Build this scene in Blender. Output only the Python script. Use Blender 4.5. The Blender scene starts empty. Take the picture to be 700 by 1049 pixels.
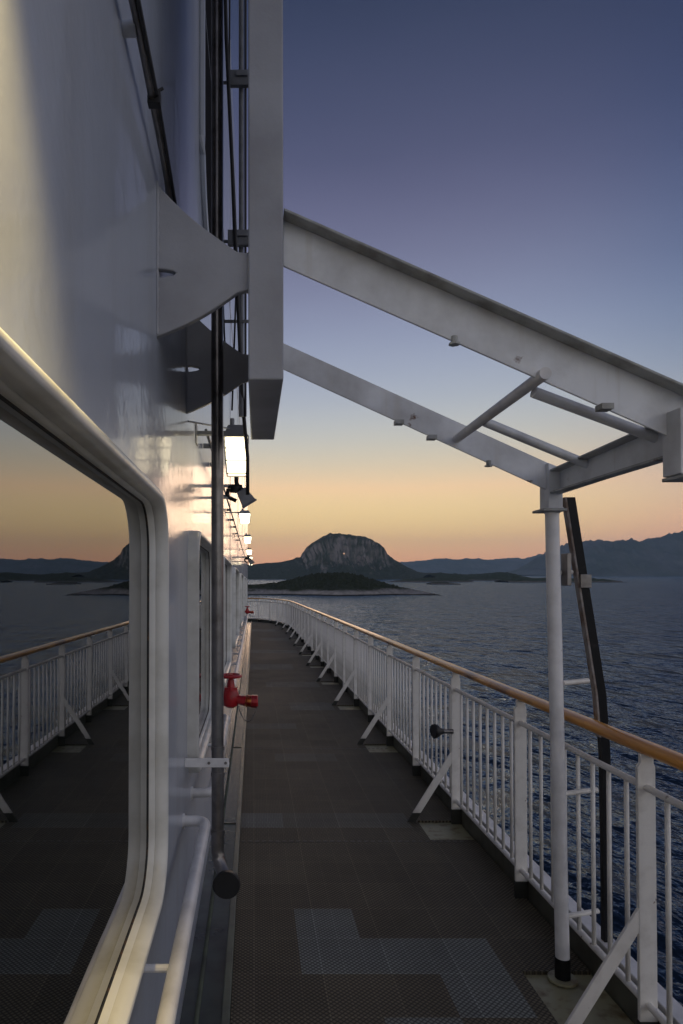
import bpy, bmesh, math, random
from mathutils import Vector, Matrix, noise
random.seed(7)
PI = math.pi
C = bpy.data.collections.new('scene'); bpy.context.scene.collection.children.link(C)
H = 1.70                                    # eye height over the deck
SEA = -15.5                                 # sea level
TILT = Matrix.Translation((0, 0, H)) @ Matrix.Rotation(math.radians(-0.98), 4, 'X') @ Matrix.Translation((0, 0, -H))
# everything on board is built in ship axes (x to starboard, y forward, z up, deck at 0) and trimmed with the ship

# ------------------------------------------------------------------ materials
def mat(name, col, rough=0.5, metal=0.0, spec=0.5, bump=None, var=None, coat=0.0, emit=None, streak=None, rust=None, ior=None, stretch=None, rvar=0.0):
    m = bpy.data.materials.new(name); m.use_nodes = True
    nt = m.node_tree; N = nt.nodes; L = nt.links
    p = N['Principled BSDF']
    p.inputs['Base Color'].default_value = (*col, 1)
    p.inputs['Roughness'].default_value = rough
    p.inputs['Metallic'].default_value = metal
    p.inputs['Specular IOR Level'].default_value = spec
    if ior: p.inputs['IOR'].default_value = ior
    p.inputs['Coat Weight'].default_value = coat
    p.inputs['Coat Roughness'].default_value = 0.08
    tc = N.new('ShaderNodeTexCoord')
    vec = tc.outputs['Object']
    if stretch:
        mp = N.new('ShaderNodeMapping'); mp.inputs['Scale'].default_value = stretch
        L.new(vec, mp.inputs[0]); vec = mp.outputs[0]
    colsock = None
    def noi(scale, detail=4, v=None, r=0.55):
        n = N.new('ShaderNodeTexNoise'); n.inputs['Scale'].default_value = scale
        n.inputs['Detail'].default_value = detail; n.inputs['Roughness'].default_value = r
        L.new(v or vec, n.inputs['Vector']); return n
    def ramp(sock, a, b, c0, c1):
        r = N.new('ShaderNodeValToRGB'); r.color_ramp.elements[0].position = a; r.color_ramp.elements[1].position = b
        r.color_ramp.elements[0].color = c0; r.color_ramp.elements[1].color = c1
        L.new(sock, r.inputs[0]); return r
    def mix(fac, a, b):
        x = N.new('ShaderNodeMix'); x.data_type = 'RGBA'
        L.new(fac, x.inputs[0])
        if isinstance(a, tuple): x.inputs[6].default_value = (*a, 1)
        else: L.new(a, x.inputs[6])
        if isinstance(b, tuple): x.inputs[7].default_value = (*b, 1)
        else: L.new(b, x.inputs[7])
        return x.outputs[2]
    if var:                                  # (scale, second colour, lo, hi)
        n = noi(var[0], 6)
        f = ramp(n.outputs[0], var[2], var[3], (0, 0, 0, 1), (1, 1, 1, 1))
        colsock = mix(f.outputs[0], col, var[1])
    if streak:                               # vertical dirt: (scale, colour, lo, hi)
        mp = N.new('ShaderNodeMapping'); mp.inputs['Scale'].default_value = (streak[0], streak[0], streak[0] * 0.07)
        L.new(tc.outputs['Object'], mp.inputs[0])
        n = noi(1.0, 5, mp.outputs[0])
        f = ramp(n.outputs[0], streak[2], streak[3], (0, 0, 0, 1), (1, 1, 1, 1))
        colsock = mix(f.outputs[0], colsock or col, streak[1])
    if rust:                                 # sparse rust spots: (scale, lo)
        n = noi(rust[0], 5)
        f = ramp(n.outputs[0], rust[1], rust[1] + 0.05, (0, 0, 0, 1), (1, 1, 1, 1))
        colsock = mix(f.outputs[0], colsock or col, (0.12, 0.045, 0.015))
    if colsock: L.new(colsock, p.inputs['Base Color'])
    if rvar:
        n = noi(3.0, 4); mr = N.new('ShaderNodeMapRange')
        mr.inputs[3].default_value = max(0.02, rough - rvar); mr.inputs[4].default_value = rough + rvar
        L.new(n.outputs[0], mr.inputs[0]); L.new(mr.outputs[0], p.inputs['Roughness'])
    if bump:                                 # list of (scale, strength(m))
        prev = None
        for (s, d) in bump:
            n = noi(s, 3)
            b = N.new('ShaderNodeBump'); b.inputs['Distance'].default_value = d; b.inputs['Strength'].default_value = 1
            L.new(n.outputs[0], b.inputs['Height'])
            if prev: L.new(prev, b.inputs['Normal'])
            prev = b.outputs[0]
        L.new(prev, p.inputs['Normal'])
        if coat: L.new(prev, p.inputs['Coat Normal'])
    if emit:
        p.inputs['Emission Color'].default_value = (*emit[0], 1); p.inputs['Emission Strength'].default_value = emit[1]
    return m

M = {}
M['wall'] = mat('wall_paint', (0.46, 0.495, 0.56), 0.46, spec=0.3, coat=0.6, bump=[(2.0, 0.004), (11, 0.0012), (45, 0.0005)], streak=(6, (0.40, 0.41, 0.43), 0.5, 0.85), rvar=0.08)
M['frame'] = mat('frame_paint', (0.74, 0.735, 0.69), 0.34, bump=[(60, 0.0004)], var=(6, (0.52, 0.51, 0.45), 0.45, 0.75), rust=(9, 0.735))
M['reveal'] = mat('reveal_paint', (0.42, 0.43, 0.38), 0.3, bump=[(50, 0.0004)], var=(5, (0.3, 0.31, 0.27), 0.4, 0.75))
M['gasket'] = mat('gasket_rubber', (0.018, 0.018, 0.018), 0.6, var=(40, (0.10, 0.05, 0.02), 0.5, 0.7))
M['white'] = mat('white_enamel', (0.80, 0.79, 0.78), 0.38, bump=[(40, 0.0007)], var=(7, (0.5, 0.49, 0.48), 0.45, 0.8), rust=(11, 0.74), rvar=0.1)
M['rail'] = mat('rail_enamel', (0.82, 0.79, 0.73), 0.4, bump=[(14, 0.001), (60, 0.0005)], var=(9, (0.56, 0.52, 0.46), 0.5, 0.8), rust=(16, 0.69))
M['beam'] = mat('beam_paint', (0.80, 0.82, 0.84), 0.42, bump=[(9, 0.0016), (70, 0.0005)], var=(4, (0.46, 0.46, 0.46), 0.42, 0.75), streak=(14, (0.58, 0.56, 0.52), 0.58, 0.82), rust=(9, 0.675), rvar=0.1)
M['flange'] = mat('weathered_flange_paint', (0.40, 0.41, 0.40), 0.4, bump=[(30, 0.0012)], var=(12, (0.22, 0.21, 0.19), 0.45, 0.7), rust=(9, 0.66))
M['girder'] = mat('girder_paint', (0.40, 0.41, 0.44), 0.5, bump=[(7, 0.001), (90, 0.0006)], var=(3, (0.27, 0.27, 0.29), 0.4, 0.75))
M['steel'] = mat('dull_steel', (0.24, 0.225, 0.215), 0.30, metal=0.85, bump=[(30, 0.0006)], var=(14, (0.13, 0.115, 0.105), 0.45, 0.75))
M['black'] = mat('black_rubber', (0.012, 0.012, 0.013), 0.5, bump=[(60, 0.0004)])
M['blackpaint'] = mat('black_paint', (0.008, 0.008, 0.009), 0.5, spec=0.25, bump=[(30, 0.0006)], var=(20, (0.03, 0.027, 0.024), 0.58, 0.78))
M['edge'] = mat('chipped_edge_paint', (0.30, 0.27, 0.25), 0.5, bump=[(30, 0.0015)], var=(14, (0.14, 0.09, 0.06), 0.42, 0.62))
M['conduit'] = mat('conduit_grey', (0.20, 0.21, 0.23), 0.45, var=(10, (0.1, 0.1, 0.1), 0.45, 0.75))
M['cable'] = mat('cable_black', (0.02, 0.02, 0.022), 0.55)
M['lamp'] = mat('lamp_housing', (0.30, 0.31, 0.32), 0.45, metal=0.2)
M['lens'] = mat('lamp_lens', (0.9, 0.86, 0.75), 0.3, emit=((1.0, 0.84, 0.54), 4.2))
M['lens_bright'] = mat('lamp_lens_bright', (0.9, 0.86, 0.75), 0.3, emit=((1.0, 0.80, 0.46), 12.0))
M['red'] = mat('red_valve_paint', (0.42, 0.012, 0.018), 0.35, bump=[(60, 0.0012)], var=(20, (0.22, 0.01, 0.012), 0.45, 0.7))
M['brass'] = mat('worn_brass', (0.55, 0.25, 0.06), 0.35, metal=0.8, var=(25, (0.35, 0.03, 0.02), 0.4, 0.6))
M['green'] = mat('green_deck_paint', (0.115, 0.13, 0.085), 0.38, bump=[(12, 0.0015), (80, 0.0006)], var=(6, (0.06, 0.065, 0.05), 0.42, 0.7))
M['kerb'] = mat('kerb_paint', (0.11, 0.11, 0.085), 0.4, bump=[(20, 0.001)], var=(8, (0.06, 0.055, 0.04), 0.42, 0.7))
M['gutter'] = mat('gutter_paint', (0.07, 0.085, 0.075), 0.22, bump=[(8, 0.002)], var=(4, (0.035, 0.04, 0.04), 0.4, 0.65))
M['matte'] = mat('matte_black', (0.01, 0.01, 0.011), 0.95, spec=0.05)
M['foot'] = mat('foot_paint', (0.035, 0.036, 0.030), 0.5, bump=[(30, 0.0008)])
M['patch'] = mat('bare_deck_paint', (0.33, 0.31, 0.19), 0.4, bump=[(30, 0.0015)], var=(14, (0.14, 0.09, 0.035), 0.5, 0.72), rvar=0.15)
M['seam'] = mat('mat_seam', (0.15, 0.145, 0.125), 0.6)

def wood():
    m = mat('varnished_teak', (0.5, 0.18, 0.03), 0.36, spec=0.3, coat=0.45)
    nt = m.node_tree; N = nt.nodes; L = nt.links; p = N['Principled BSDF']
    tc = N.new('ShaderNodeTexCoord'); mp = N.new('ShaderNodeMapping'); mp.inputs['Scale'].default_value = (40, 2.2, 40)
    n = N.new('ShaderNodeTexNoise'); n.inputs['Scale'].default_value = 1; n.inputs['Detail'].default_value = 6
    L.new(tc.outputs['Object'], mp.inputs[0]); L.new(mp.outputs[0], n.inputs['Vector'])
    r = N.new('ShaderNodeValToRGB'); e = r.color_ramp.elements
    e[0].position = 0.3; e[0].color = (0.46, 0.155, 0.014, 1); e[1].position = 0.7; e[1].color = (0.90, 0.41, 0.045, 1)
    L.new(n.outputs[0], r.inputs[0])
    n2 = N.new('ShaderNodeTexNoise'); n2.inputs['Scale'].default_value = 1.6; n2.inputs['Detail'].default_value = 5
    L.new(tc.outputs['Object'], n2.inputs['Vector'])
    r2 = N.new('ShaderNodeValToRGB'); r2.color_ramp.elements[0].position = 0.54; r2.color_ramp.elements[1].position = 0.66
    L.new(n2.outputs[0], r2.inputs[0])
    x = N.new('ShaderNodeMix'); x.data_type = 'RGBA'; L.new(r2.outputs[0], x.inputs[0]); L.new(r.outputs[0], x.inputs[6])
    x.inputs[7].default_value = (0.13, 0.035, 0.012, 1); L.new(x.outputs[2], p.inputs['Base Color'])
    b = N.new('ShaderNodeBump'); b.inputs['Distance'].default_value = 0.0006; L.new(n.outputs[0], b.inputs['Height']); L.new(b.outputs[0], p.inputs['Normal'])
    return m
M['wood'] = wood()

def glass():
    m = mat('window_glass', (0.004, 0.006, 0.006), 0.012, spec=0.5, ior=4.6, bump=[(0.7, 0.0012), (6, 0.00004)], var=(3, (0.012, 0.014, 0.013), 0.45, 0.8))
    return m
M['glass'] = glass()

def mat_floor():
    m = bpy.data.materials.new('woven_deck_mat'); m.use_nodes = True
    nt = m.node_tree; N = nt.nodes; L = nt.links; p = N['Principled BSDF']
    tc = N.new('ShaderNodeTexCoord'); sep = N.new('ShaderNodeSeparateXYZ'); L.new(tc.outputs['Object'], sep.inputs[0])
    def math_(op, a, b=None, c=None):
        n = N.new('ShaderNodeMath'); n.operation = op
        for i, v in enumerate((a, b, c)):
            if v is None: continue
            if isinstance(v, (int, float)): n.inputs[i].default_value = v
            else: L.new(v, n.inputs[i])
        return n.outputs[0]
    X, Y = sep.outputs[0], sep.outputs[1]
    # small raised weave, 12 mm pitch (diagonal lattice), and a 0.1 m module
    a = math_('SINE', math_('MULTIPLY', math_('ADD', X, Y), 2 * PI / 0.050))
    b = math_('SINE', math_('MULTIPLY', math_('SUBTRACT', X, Y), 2 * PI / 0.050))
    weave = math_('ABSOLUTE', math_('MULTIPLY', a, b))
    def line(v, pitch, w):
        f = math_('FRACT', math_('DIVIDE', v, pitch))
        return math_('LESS_THAN', f, w / pitch)
    grid = math_('MAXIMUM', line(X, 0.10, 0.005), line(Y, 0.10, 0.005))
    big = math_('MAXIMUM', line(X, 0.30, 0.006), line(Y, 0.30, 0.006))
    n = N.new('ShaderNodeTexNoise'); n.inputs['Scale'].default_value = 1.9; n.inputs['Detail'].default_value = 10; n.inputs['Roughness'].default_value = .65; L.new(tc.outputs['Object'], n.inputs['Vector'])
    # tile to tile difference
    vt = N.new('ShaderNodeVectorMath'); vt.operation = 'SNAP'; L.new(tc.outputs['Object'], vt.inputs[0]); vt.inputs[1].default_value = (0.3, 0.3, 10)
    wn = N.new('ShaderNodeTexWhiteNoise'); L.new(vt.outputs[0], wn.inputs[0])
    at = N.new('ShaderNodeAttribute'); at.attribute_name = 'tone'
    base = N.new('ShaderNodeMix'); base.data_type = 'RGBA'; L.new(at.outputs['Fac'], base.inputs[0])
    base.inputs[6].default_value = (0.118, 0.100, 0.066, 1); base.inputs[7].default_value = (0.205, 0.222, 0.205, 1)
    v = math_('ADD', 0.28, math_('MULTIPLY', weave, 1.5))
    v = math_('MULTIPLY', v, math_('ADD', 0.5, math_('MULTIPLY', n.outputs[0], 1.0)))
    v = math_('MULTIPLY', v, math_('ADD', 0.88, math_('MULTIPLY', wn.outputs[0], 0.24)))
    v = math_('MULTIPLY', v, math_('ADD', 1.0, math_('MULTIPLY', grid, 0.22)))
    v = math_('MULTIPLY', v, math_('ADD', 1.0, math_('MULTIPLY', big, 0.25)))
    n3 = N.new('ShaderNodeTexNoise'); n3.inputs['Scale'].default_value = 0.55; n3.inputs['Detail'].default_value = 6; n3.inputs['Distortion'].default_value = 1.2; L.new(tc.outputs['Object'], n3.inputs['Vector'])
    r3 = N.new('ShaderNodeMapRange'); r3.inputs[1].default_value = .42; r3.inputs[2].default_value = .62; r3.inputs[3].default_value = .84; r3.inputs[4].default_value = 1.1; L.new(n3.outputs[0], r3.inputs[0])
    v = math_('MULTIPLY', v, r3.outputs[0])
    rr_ = N.new('ShaderNodeMapRange'); rr_.inputs[1].default_value = .4; rr_.inputs[2].default_value = .65; rr_.inputs[3].default_value = .62; rr_.inputs[4].default_value = .72; L.new(n3.outputs[0], rr_.inputs[0]); L.new(rr_.outputs[0], p.inputs['Roughness'])
    hs = N.new('ShaderNodeHueSaturation'); L.new(base.outputs[2], hs.inputs['Color']); L.new(v, hs.inputs['Value'])
    L.new(hs.outputs[0], p.inputs['Base Color'])
    p.inputs['Specular IOR Level'].default_value = 0.35
    bp = N.new('ShaderNodeBump'); bp.inputs['Distance'].default_value = 0.0025; L.new(weave, bp.inputs['Height']); L.new(bp.outputs[0], p.inputs['Normal'])
    return m
M['mat'] = mat_floor()

# ------------------------------------------------------------------ mesh helpers
def box(bm, x0, x1, y0, y1, z0, z1):
    v = [bm.verts.new(p) for p in ((x0,y0,z0),(x1,y0,z0),(x1,y1,z0),(x0,y1,z0),(x0,y0,z1),(x1,y0,z1),(x1,y1,z1),(x0,y1,z1))]
    for f in ((0,3,2,1),(4,5,6,7),(0,1,5,4),(1,2,6,5),(2,3,7,6),(3,0,4,7)): bm.faces.new([v[i] for i in f])
def hexa(bm, p):                              # eight corners ordered like box
    v = [bm.verts.new(q) for q in p]
    for f in ((0,3,2,1),(4,5,6,7),(0,1,5,4),(1,2,6,5),(2,3,7,6),(3,0,4,7)): bm.faces.new([v[i] for i in f])
def tube(bm, pts, r, n=12, caps=True, sx=1.0, up=Vector((0, 0, 1))):
    pts = [Vector(p) for p in pts]; rings = []
    rr = r if isinstance(r, (list, tuple)) else [r] * len(pts)
    for i, p in enumerate(pts):
        d = (pts[min(i + 1, len(pts) - 1)] - pts[max(i - 1, 0)]).normalized()
        u = up if abs(d.dot(up)) < 0.95 else Vector((1, 0, 0))
        a = d.cross(u).normalized(); b = a.cross(d).normalized()
        rings.append([bm.verts.new(p + (a * math.cos(2*PI*k/n) * sx + b * math.sin(2*PI*k/n)) * rr[i]) for k in range(n)])
    for i in range(len(rings) - 1):
        for k in range(n):
            bm.faces.new((rings[i][k], rings[i][(k+1) % n], rings[i+1][(k+1) % n], rings[i+1][k]))
    if caps:
        bm.faces.new(rings[0][::-1]); bm.faces.new(rings[-1])
def prism(bm, poly, axis, a, b):              # polygon extruded along an axis; poly in the two other coordinates
    def P(q, t): return (t, q[0], q[1]) if axis == 'x' else (q[0], t, q[1]) if axis == 'y' else (q[0], q[1], t)
    A = [bm.verts.new(P(q, a)) for q in poly]; B = [bm.verts.new(P(q, b)) for q in poly]
    n = len(poly); bm.faces.new(A); bm.faces.new(B[::-1])
    for i in range(n): bm.faces.new((A[i], B[i], B[(i+1) % n], A[(i+1) % n]))
def fillet(pts, r, n=6):                      # round the corners of a polyline
    pts = [Vector(p) for p in pts]; out = [pts[0]]
    for i in range(1, len(pts) - 1):
        a, b, c = pts[i-1], pts[i], pts[i+1]
        d0, d1 = (a - b).normalized(), (c - b).normalized()
        p0, p1 = b + d0 * r, b + d1 * r
        for k in range(n + 1):
            t = k / n; out.append(p0 * (1-t)**2 + b * 2*t*(1-t) + p1 * t*t)
    out.append(pts[-1]); return out
ship_roots = []
def mk(name, bm, m, parent=None, base=Vector((0,0,0)), smooth=False, bevel=0, ship=True, seg=2):
    bmesh.ops.recalc_face_normals(bm, faces=bm.faces)
    if base.length > 0: bmesh.ops.translate(bm, verts=bm.verts, vec=-base)
    me = bpy.data.meshes.new(name); bm.to_mesh(me); bm.free()
    o = bpy.data.objects.new(name, me); C.objects.link(o)
    if m: me.materials.append(m)
    if smooth:
        for p in me.polygons: p.use_smooth = True
    if bevel:
        b = o.modifiers.new('bevel', 'BEVEL'); b.width = bevel; b.segments = seg; b.limit_method = 'ANGLE'; b.angle_limit = math.radians(40)
    if parent is not None: o.parent = parent
    else:
        o.location = base
        if ship: ship_roots.append(o)
    return o
def face(o, d):                              # open sheets: make every face look towards d
    bm = bmesh.new(); bm.from_mesh(o.data); bm.normal_update()
    bmesh.ops.reverse_faces(bm, faces=[f for f in bm.faces if f.normal.dot(d) < 0]); bm.to_mesh(o.data); bm.free()
def smooth_angle(o, deg=35):
    me = o.data
    for p in me.polygons: p.use_smooth = True
    bm = bmesh.new(); bm.from_mesh(me)
    for e in bm.edges:
        if len(e.link_faces) == 2 and e.calc_face_angle(0) > math.radians(deg): e.smooth = False
    bm.to_mesh(me); bm.free()
class Thing:
    def __init__(s, name, label, cat, base, group=None):
        s.base = Vector(base); s.o = bpy.data.objects.new(name, None); C.objects.link(s.o)
        s.o.empty_display_size = 0.1
        s.o.location = s.base; ship_roots.append(s.o); tag(s.o, label, cat, group)
    def part(s, name, bm, m, smooth=False, bevel=0, parent=None, deg=35, label=None):
        o = mk(name, bm, m, parent or s.o, s.base, bevel=bevel)
        if smooth: smooth_angle(o, deg)
        if label: o['label'] = label
        return o
def tag(o, label, cat, group=None):
    o['label'] = label; o['category'] = cat
    if group: o['group'] = group
def struct(o, kind='structure'): o['kind'] = kind; return o
def copy_tree(o, parent=None):
    c = o.copy(); C.objects.link(c)
    if parent: c.parent = parent
    for ch in [x for x in C.objects if x.parent == o]: copy_tree(ch, c)
    return c
def lerp(a, b, t): return a + (b - a) * t

# ------------------------------------------------------------------ deck
YE = 34.0
def inner_rail(y):                            # x of the railing line at y
    return 1.45
path = [(1.45, -1.03 + 0.2975 * i) for i in range(87)]   # straight part, ends at y = 24.6
arc = [(1.45, 24.6), (1.40, 26.6), (1.26, 28.4), (1.02, 30.0), (0.66, 31.3), (0.2, 32.2), (-0.32, 32.7)]
def catmull(P, n):
    out = []
    Q = [Vector((1.45, 22.6))] + [Vector(p) for p in P] + [Vector((-0.9, 32.9))]
    for i in range(1, len(Q) - 2):
        for k in range(n):
            t = k / n
            out.append(0.5 * ((2*Q[i]) + (-Q[i-1]+Q[i+1])*t + (2*Q[i-1]-5*Q[i]+4*Q[i+1]-Q[i+2])*t*t + (-Q[i-1]+3*Q[i]-3*Q[i+1]+Q[i+2])*t**3))
    out.append(Q[-2]); return out
cur = catmull(arc, 6)
RP = [Vector((1.45, -1.2)), Vector((1.45, 12.0))] + [Vector((p.x, p.y)) for p in cur]
cum = [0]
for i in range(1, len(RP)): cum.append(cum[-1] + (RP[i] - RP[i-1]).length)
def at(s):                                    # point and heading at arclength s
    for i in range(1, len(RP)):
        if s <= cum[i] or i == len(RP) - 1:
            t = (s - cum[i-1]) / (cum[i] - cum[i-1]); d = (RP[i] - RP[i-1]).normalized()
            return RP[i-1].lerp(RP[i], t), d
def off(dx):                                  # offset polyline, + to outboard
    out = []
    for i, p in enumerate(RP):
        d = (RP[min(i+1, len(RP)-1)] - RP[max(i-1, 0)]).normalized()
        out.append(p + Vector((d.y, -d.x)) * dx)
    return out
def strip(bm, A, B, z0, z1):                  # closed strip between two polylines from z0 to z1
    for i in range(len(A) - 1):
        pass
    n = len(A)
    ra = [[bm.verts.new((p.x, p.y, z)) for p in L_] for L_ in (A, B) for z in (z0, z1)]
    a0, a1, b0, b1 = ra
    for i in range(n - 1):
        bm.faces.new((a0[i], a0[i+1], a1[i+1], a1[i])); bm.faces.new((b0[i+1], b0[i], b1[i], b1[i+1]))
        bm.faces.new((a1[i], a1[i+1], b1[i+1], b1[i])); bm.faces.new((a0[i+1], a0[i], b0[i], b0[i+1]))
    bm.faces.new((a0[0], a1[0], b1[0], b0[0])); bm.faces.new((a0[-1], b0[-1], b1[-1], a1[-1]))
# steel deck under everything
bm = bmesh.new()
edge = off(0.155); inn = [Vector((-0.289, p.y)) for p in edge]
strip(bm, inn, edge, -0.12, -0.006)
deck = struct(mk('deck', bm, M['green']))
# mat: one sheet split in 0.3 m tiles that carry their tone, cut out at the brace feet
POST0, SP = 2.54, 1.19
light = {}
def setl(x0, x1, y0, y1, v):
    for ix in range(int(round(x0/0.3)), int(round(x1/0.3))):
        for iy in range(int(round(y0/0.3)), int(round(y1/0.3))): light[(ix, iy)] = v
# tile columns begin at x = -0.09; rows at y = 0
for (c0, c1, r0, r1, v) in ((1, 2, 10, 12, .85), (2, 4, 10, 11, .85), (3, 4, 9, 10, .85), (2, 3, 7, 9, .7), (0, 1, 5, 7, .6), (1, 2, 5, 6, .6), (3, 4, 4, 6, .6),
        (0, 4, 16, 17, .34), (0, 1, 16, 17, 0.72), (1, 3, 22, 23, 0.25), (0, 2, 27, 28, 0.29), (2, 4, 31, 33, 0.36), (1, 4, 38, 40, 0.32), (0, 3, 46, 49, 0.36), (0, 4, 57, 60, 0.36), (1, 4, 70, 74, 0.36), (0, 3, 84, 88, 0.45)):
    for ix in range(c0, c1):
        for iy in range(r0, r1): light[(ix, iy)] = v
bm = bmesh.new(); tl = bm.faces.layers.float.new('tone')
cut = []
for k in range(-2, 18, 2):
    yk = POST0 + SP * k; cut.append((yk - 0.35, yk + (0.48 if k == 0 else 0.02)))
cols = [-0.09, 0.21, 0.51, 0.81, 1.11, 1.475]
def matx(y):                                  # right edge of the mat at y
    if y < 23.5: return 1.475
    best = None
    for s in range(0, 60):
        pt, _ = at(cum[1] + (cum[-1] - cum[1]) * s / 59)
        if best is None or abs(pt.y - y) < abs(best.y - y): best = pt
    return best.x - 0.02
iy = -4
while iy * 0.3 < 32.2:
    y0, y1 = iy * 0.3, iy * 0.3 + 0.3
    ys = {y0, y1}
    for a, b in cut:
        for q in (a, b):
            if y0 < q < y1: ys.add(q)
    ys = sorted(ys)
    for j in range(len(ys) - 1):
        ya, yb = ys[j], ys[j+1]; mid = (ya + yb) / 2
        incut = any(a - 1e-6 < mid < b + 1e-6 for a, b in cut)
        for ix in range(5):
            xa, xb = cols[ix], cols[ix+1]
            lim0, lim1 = matx(ya), matx(yb)
            if incut: lim0 = min(lim0, 1.175); lim1 = min(lim1, 1.175)
            xb0, xb1 = min(xb, lim0), min(xb, lim1)
            if xb0 - xa < 0.01 or xb1 - xa < 0.01: continue
            vs = [bm.verts.new(p) for p in ((xa, ya, 0.012), (xb0, ya, 0.012), (xb1, yb, 0.012), (xa, yb, 0.012))]
            f = bm.faces.new(vs); f[tl] = light.get((ix, iy), 0.0)
    iy += 1
bmesh.ops.remove_doubles(bm, verts=bm.verts, dist=0.0005)
r = bmesh.ops.extrude_face_region(bm, geom=bm.faces[:])
bmesh.ops.translate(bm, verts=[v for v in r['geom'] if isinstance(v, bmesh.types.BMVert)], vec=(0, 0, -0.016))
mo = mk('deck_mat', bm, M['mat']); struct(mo)
# dashed seams across the mat
bm = bmesh.new()
for ys_ in (4.54, 7.10, 9.70, 12.3, 14.9, 17.5, 20.1, 22.7):
    x = -0.08
    while x < 1.38:
        box(bm, x, x + 0.026, ys_ - 0.007, ys_ + 0.007, 0.0125, 0.0145); x += 0.045
struct(mk('mat_seams', bm, M['seam']))
# painted patches of bare deck where the braces come down
bm = bmesh.new()
for a, b in cut: box(bm, 1.17, 1.478, a - 0.012, b + 0.012, -0.010, -0.0035)
struct(mk('deck_patches', bm, M['patch']))
# kerb along the outer edge and ledge outside it
bm = bmesh.new(); strip(bm, off(0.034), off(0.048), -0.005, 0.125)
struct(mk('kerb', bm, M['kerb'], bevel=0.003))
bm = bmesh.new(); strip(bm, off(0.031), off(0.052), 0.1255, 0.131)
struct(mk('kerb_cap', bm, M['rail']))
bm = bmesh.new(); strip(bm, off(0.078), off(0.152), -0.004, 0.130); 
struct(mk('deck_ledge', bm, M['white'], bevel=0.004))
# waterway by the cabin wall: kerb strip, ridge, gutter floor
bm = bmesh.new(); box(bm, -0.125, -0.092, -1.2, 32.5, -0.005, 0.030)
struct(mk('gutter_kerb', bm, M['green'], bevel=0.004))
bm = bmesh.new(); box(bm, -0.288, -0.127, -1.2, 32.5, -0.0055, 0.002)
struct(mk('gutter', bm, M['gutter']))
bm = bmesh.new(); tube(bm, [(-0.224, -1.2, 0.004), (-0.224, 32.4, 0.004)], 0.010, 8)
for y in (2.56, 4.9, 7.2): box(bm, -0.214, -0.127, y, y + 0.006, 0.0025, 0.008)
struct(mk('gutter_ridge', bm, M['green'], smooth=True))
# hull side below the deck edge
bm = bmesh.new()
E = off(0.15)
strip(bm, [Vector((-9.0, p.y)) for p in E], E, SEA - 3, -0.125)
struct(mk('hull', bm, M['white']))

# ------------------------------------------------------------------ cabin wall with windows
XW = -0.29
WT = 8.5
wins = [(-0.55, 1.95), (3.00, 4.60), (5.65, 7.55), (9.15, 11.6), (13.6, 16.2), (18.4, 21.0), (23.2, 25.8)]
ZB, ZT = 0.845, 1.955
def rr(y0, y1, z0, z1, r, n=7):               # rounded rectangle loop in y,z
    out = []
    for (cy, cz, a0) in ((y1 - r, z1 - r, 0), (y0 + r, z1 - r, 90), (y0 + r, z0 + r, 180), (y1 - r, z0 + r, 270)):
        for k in range(n + 1):
            a = math.radians(a0 + 90 * k / n); out.append((cy + r * math.cos(a), cz + r * math.sin(a)))
    return out
wall = Thing('cabin_wall', 'glossy grey white steel cabin wall running forward on the left of the deck', 'wall', (XW, 0, 0))
bm = bmesh.new()
def wq(y0, y1, z0, z1):
    if y1 - y0 < 1e-4: return
    bm.faces.new([bm.verts.new((XW, y, z)) for y, z in ((y0, z0), (y1, z0), (y1, z1), (y0, z1))])
ya = -1.4
NW = 7
for (a, b) in wins:
    a0, b0 = a - 0.05, b + 0.05
    wq(ya, a0, 0, WT); wq(a0, b0, 0, ZB - 0.05); wq(a0, b0, ZT + 0.05, WT)
    loop = rr(a, b, ZB, ZT, 0.15, NW); n = len(loop)
    lv = [bm.verts.new((XW, p[0], p[1])) for p in loop]
    cn = [(b0, ZT + 0.05), (a0, ZT + 0.05), (a0, ZB - 0.05), (b0, ZB - 0.05)]
    cv = [bm.verts.new((XW, *p)) for p in cn]
    for q in range(4):
        for k in range(NW):
            bm.faces.new((lv[q*(NW+1)+k], lv[q*(NW+1)+k+1], cv[q]))
        i, j = q*(NW+1)+NW, ((q+1) % 4)*(NW+1)
        bm.faces.new((lv[i], lv[j], cv[(q+1) % 4], cv[q]))
    ya = b0
wq(ya, 33.2, 0, WT)
for (p, q) in (((XW, 33.2), (-0.9, 34.6)), ((-0.9, 34.6), (-3, 35.6)), ((-3, 35.6), (-9, 36))):
    bm.faces.new([bm.verts.new(v) for v in ((p[0], p[1], 0), (q[0], q[1], 0), (q[0], q[1], WT), (p[0], p[1], WT))])
bm.faces.new([bm.verts.new(v) for v in ((XW, -1.4, WT), (XW, 33.2, WT), (-9, 33.2, WT), (-9, -1.4, WT))])
bm.faces.new([bm.verts.new(v) for v in ((XW, -1.4, 0), (XW, -1.4, WT), (-9, -1.4, WT), (-9, -1.4, 0))])
bmesh.ops.remove_doubles(bm, verts=bm.verts, dist=0.0003)
face(wall.part('plating', bm, M['wall']), Vector((1, 0.05, 0.02)))
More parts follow.
